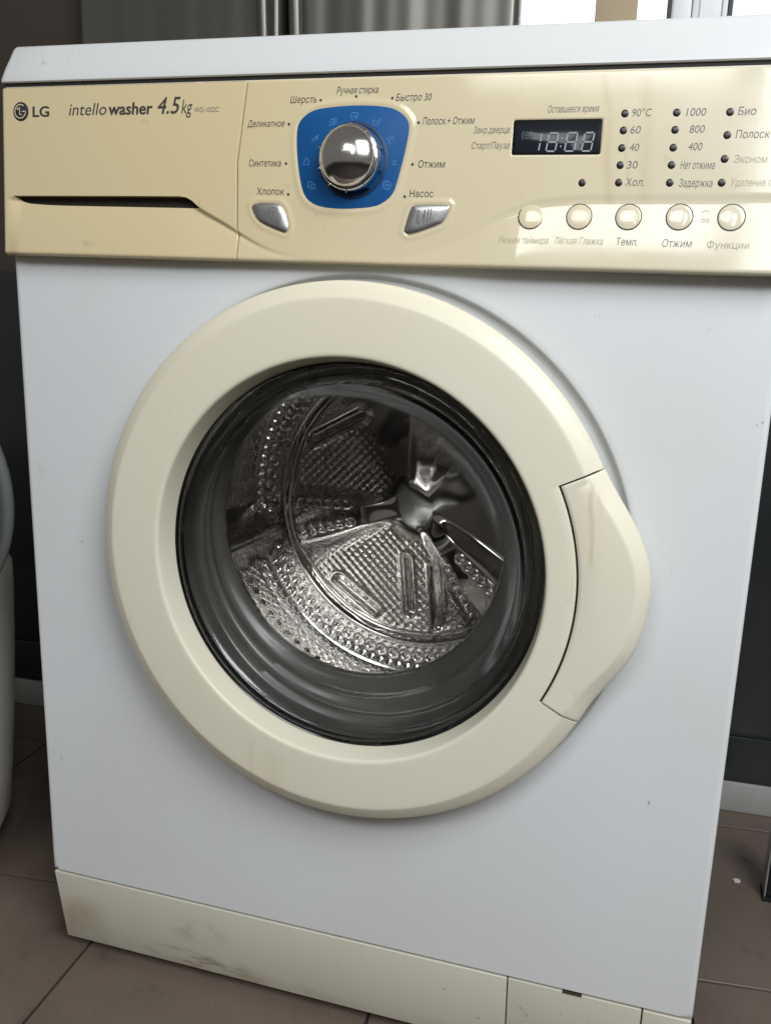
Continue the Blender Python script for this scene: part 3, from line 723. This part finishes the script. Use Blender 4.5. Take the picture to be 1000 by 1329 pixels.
# a row of drain holes with raised lips running round the drum
for yr in (112, 136, 205):
    n = 84; ph = (TH*n/(2*np.pi)) % 1-.5
    dd = np.hypot(ph*2*np.pi*RD/n, YY-yr); band = sstep(9, 6, np.abs(YY-yr))
    h = h*(1-band)+band*(1.2*np.exp(-((dd-3.9)/1.1)**2)-5.0*sstep(3.6, 2.4, dd))
for yr in (96, 124, 190, 232):
    k = sstep(4.5, 2, np.abs(YY-yr)); h = h*(1-k)+k*1.6
LA = [math.radians(a) for a in (194, 314, 74)]
RR = RD-h
link_v = np.stack([CX+RR*np.cos(TH), YY, CZ+RR*np.sin(TH)], -1).reshape(-1, 3)
drum = link("drum", link_v.tolist(), grid_faces(NT, NY, True), M_steel, wm, angle=170)
# back wall: rolled corner, groove, pipped sectors, three smooth spokes, slots
NR = 128; rr = np.concatenate([np.linspace(0.5, 188, NR), [189.4, 190.6, 191.5, 192]])
NT2 = 720; th2 = np.linspace(0, 2*np.pi, NT2, endpoint=False)
T2, R2 = np.meshgrid(th2, rr, indexing='ij')
bx = CX+R2*np.cos(T2); bz = CZ+R2*np.sin(T2)
yw = 262+0*R2
yw = yw-4.5*np.exp(-((R2-157)/3.0)**2)+5*np.exp(-((R2-149)/3.2)**2)
yw = np.where(R2 > 160, 262-7*((R2-160)/32)**3, yw)
rim_pip = lattice(T2*174, R2, 2*np.pi*174/round(2*np.pi*174/10.0))*sstep(161, 164, R2)*sstep(190, 187, R2)
nh = 76; dh = np.hypot(((T2*nh/(2*np.pi)) % 1-.5)*2*np.pi*174/nh, R2-174); hb = sstep(9, 6.5, np.abs(R2-174))
yw = yw-1.5*rim_pip*(1-hb)-hb*(1.5*np.exp(-((dh-4.2)/1.2)**2)-4.5*sstep(3.8, 2.4, dh))
spoke = np.maximum.reduce([lift_at(T2, a, .30+9/np.maximum(R2, 20)) for a in LA])*sstep(18, 62, R2)
dome = 5*sstep(80, 20, R2)
pip = lattice(bx, bz, 10.0)
pm = (1-sstep(.05, .4, spoke))*sstep(34, 46, R2)*sstep(146, 141, R2)
smooth_zone = sstep(-30, 10, (bx-250)*.9+(bz-430)*.6)   # polished upper right
pm = pm*(1-smooth_zone)
for a in LA:
    for rk in range(76, 146, 11):
        for da in (-.20, .06):
            q = np.hypot(bx-(CX+rk*math.cos(a+da)), bz-(CZ+rk*math.sin(a+da))); yw = yw+3.2*sstep(3.8, 1.6, q)-1.0*np.exp(-((q-4.4)/1.2)**2)
yw = yw-13*spoke*sstep(156, 140, R2)-dome-1.4*pip*pm
def capsule(x0, z0, x1, z1, r, d, rimh=1.6):
    e = np.array([x1-x0, z1-z0]); t = np.clip(((bx-x0)*e[0]+(bz-z0)*e[1])/(e@e), 0, 1)
    q = np.hypot(bx-x0-t*e[0], bz-z0-t*e[1]); return d*sstep(r, r-4, q)-rimh*np.exp(-((q-r-1.5)/2.5)**2), sstep(r+7, r+2, q)
for cpz in ((183, 311, 228, 280, 8, 9), (263, 345, 269, 284, 6, 6), (296, 338, 303, 272, 7.5, 5), (150, 470, 205, 500, 8, 6)):
    dpt, msk = capsule(*cpz); yw = yw+1.4*pip*pm*msk+dpt
yw = yw-15*np.exp(-(((bx-312)/34)**2+((bz-462)/36)**2))  # hump added to the wall's shape to catch a lamp reflection
bv = np.stack([bx, yw, bz], -1).reshape(-1, 3)
link("drum_back", bv.tolist(), grid_faces(NT2, len(rr), True), M_steel, drum, angle=170)
lathe("drum_lip", [(134, 70), (138, 76), (150, 80), (RD-4, 78), (RD, 82)], CX, CZ, M_steel, drum, 128, cfn=lambda r, y: (8*(RD-r)/60, 8*(RD-r)/60))
# three paddles with rows of holes
for a in LA:
    pv = []; ns, nt = 41, 60
    for i in range(nt):
        y = 92+i*(160/(nt-1)); e = min(1, (i/6)**.5, ((nt-1-i)/6)**.5)
        for j in range(ns):
            s = -1+2*j/(ns-1)
            prof = (math.cos(s*math.pi/2))**.8 if abs(s) < 1 else 0
            hgt = 40*prof*e
            # pairs of steps across the paddle flank
            hgt += (1.6*math.sin(s*22))*e*(1-abs(s))
            hd = math.hypot(((y-100) % 14)-7, (abs(s)-.42)*34)
            hgt -= 3.5*max(0, 1-(hd/3.6)**2)*e
            r = RD-1-hgt; b = a+s*34/RD*(1-.25*prof)
            pv.append((CX+r*math.cos(b), y, CZ+r*math.sin(b)))
    link("drum_paddle", pv, grid_faces(nt, ns), M_liftm, drum, angle=170)

# ================================================================== NEIGHBOURS
fx = empty("rounded_fixture", None)
tag(fx, "white rounded fixture with an upright grey lid at the left edge", "fixture")
fv = []; n = 48
prof = [(112, -26), (120, -24), (136, 4), (146, 30), (150, 80), (156, 160), (160, 240), (162, 290), (162, 316), (158, 324), (148, 326), (0, 326)]
for i in range(n):
    a = 2*math.pi*i/n
    for r, z in prof: fv.append((-281+r*math.cos(a), 12+r*1.25*math.sin(a), z))
link("fixture_base", fv, grid_faces(n, len(prof), True)+[[i*len(prof) for i in range(n)]], M_fix, fx)
# upright oval lid, slightly leaning, two leaves
for dy, gr, m in ((0, 0, M_fixlid), (13, 3, M_fixlid)):
    lv2 = []; nn = 72
    for k, (ins, yo) in enumerate([(6, 0), (1.6, 1.2), (0, 4.5), (0, 7), (1.6, 10), (6, 11.2)]):
        for i in range(nn):
            a = 2*math.pi*i/nn
            lv2.append((-212+(181+gr-ins)*math.cos(a), -8+yo+dy, 424+(148+gr-ins)*math.sin(a)))
    ff = []
    for k in range(5):
        for i in range(nn): ff.append((k*nn+i, k*nn+(i+1) % nn, (k+1)*nn+(i+1) % nn, (k+1)*nn+i))
    ff += [list(range(nn)), list(range(5*nn, 6*nn))]
    link("fixture_lid", lv2, ff, m, fx)
# metal leg at the right edge
lg = empty("metal_stand", None); tag(lg, "thin dark metal leg with a bright edge standing at the right edge of the floor", "furniture leg")
box("post", 690, 712, 322, 346, -22, 90, M_black, lg, 1.5); box("bright_edge", 687.6, 689.8, 321, 347, -22, 90, M_silver, lg, .6); box("foot", 686, 715, 319, 349, -26, -22.2, M_gasket, lg, .8)
cvx = [(660+6*math.cos(a)*rng.uniform(.6, 1.1), 347+3.6*math.sin(a)*rng.uniform(.7, 1.1)) for a in [i*.7 for i in range(9)]]
cm = [(x, y, -25.4) for x, y in cvx]+[(x*.9+66, y*.9+34.7, -23.6) for x, y in cvx]
tag(link("paper_scrap", cm, [[i, (i+1) % 9, 9+(i+1) % 9, 9+i] for i in range(9)]+[list(range(9, 18)), list(range(9))], M_crumb, smooth=False), "small white scrap lying on the brown floor", "scrap")
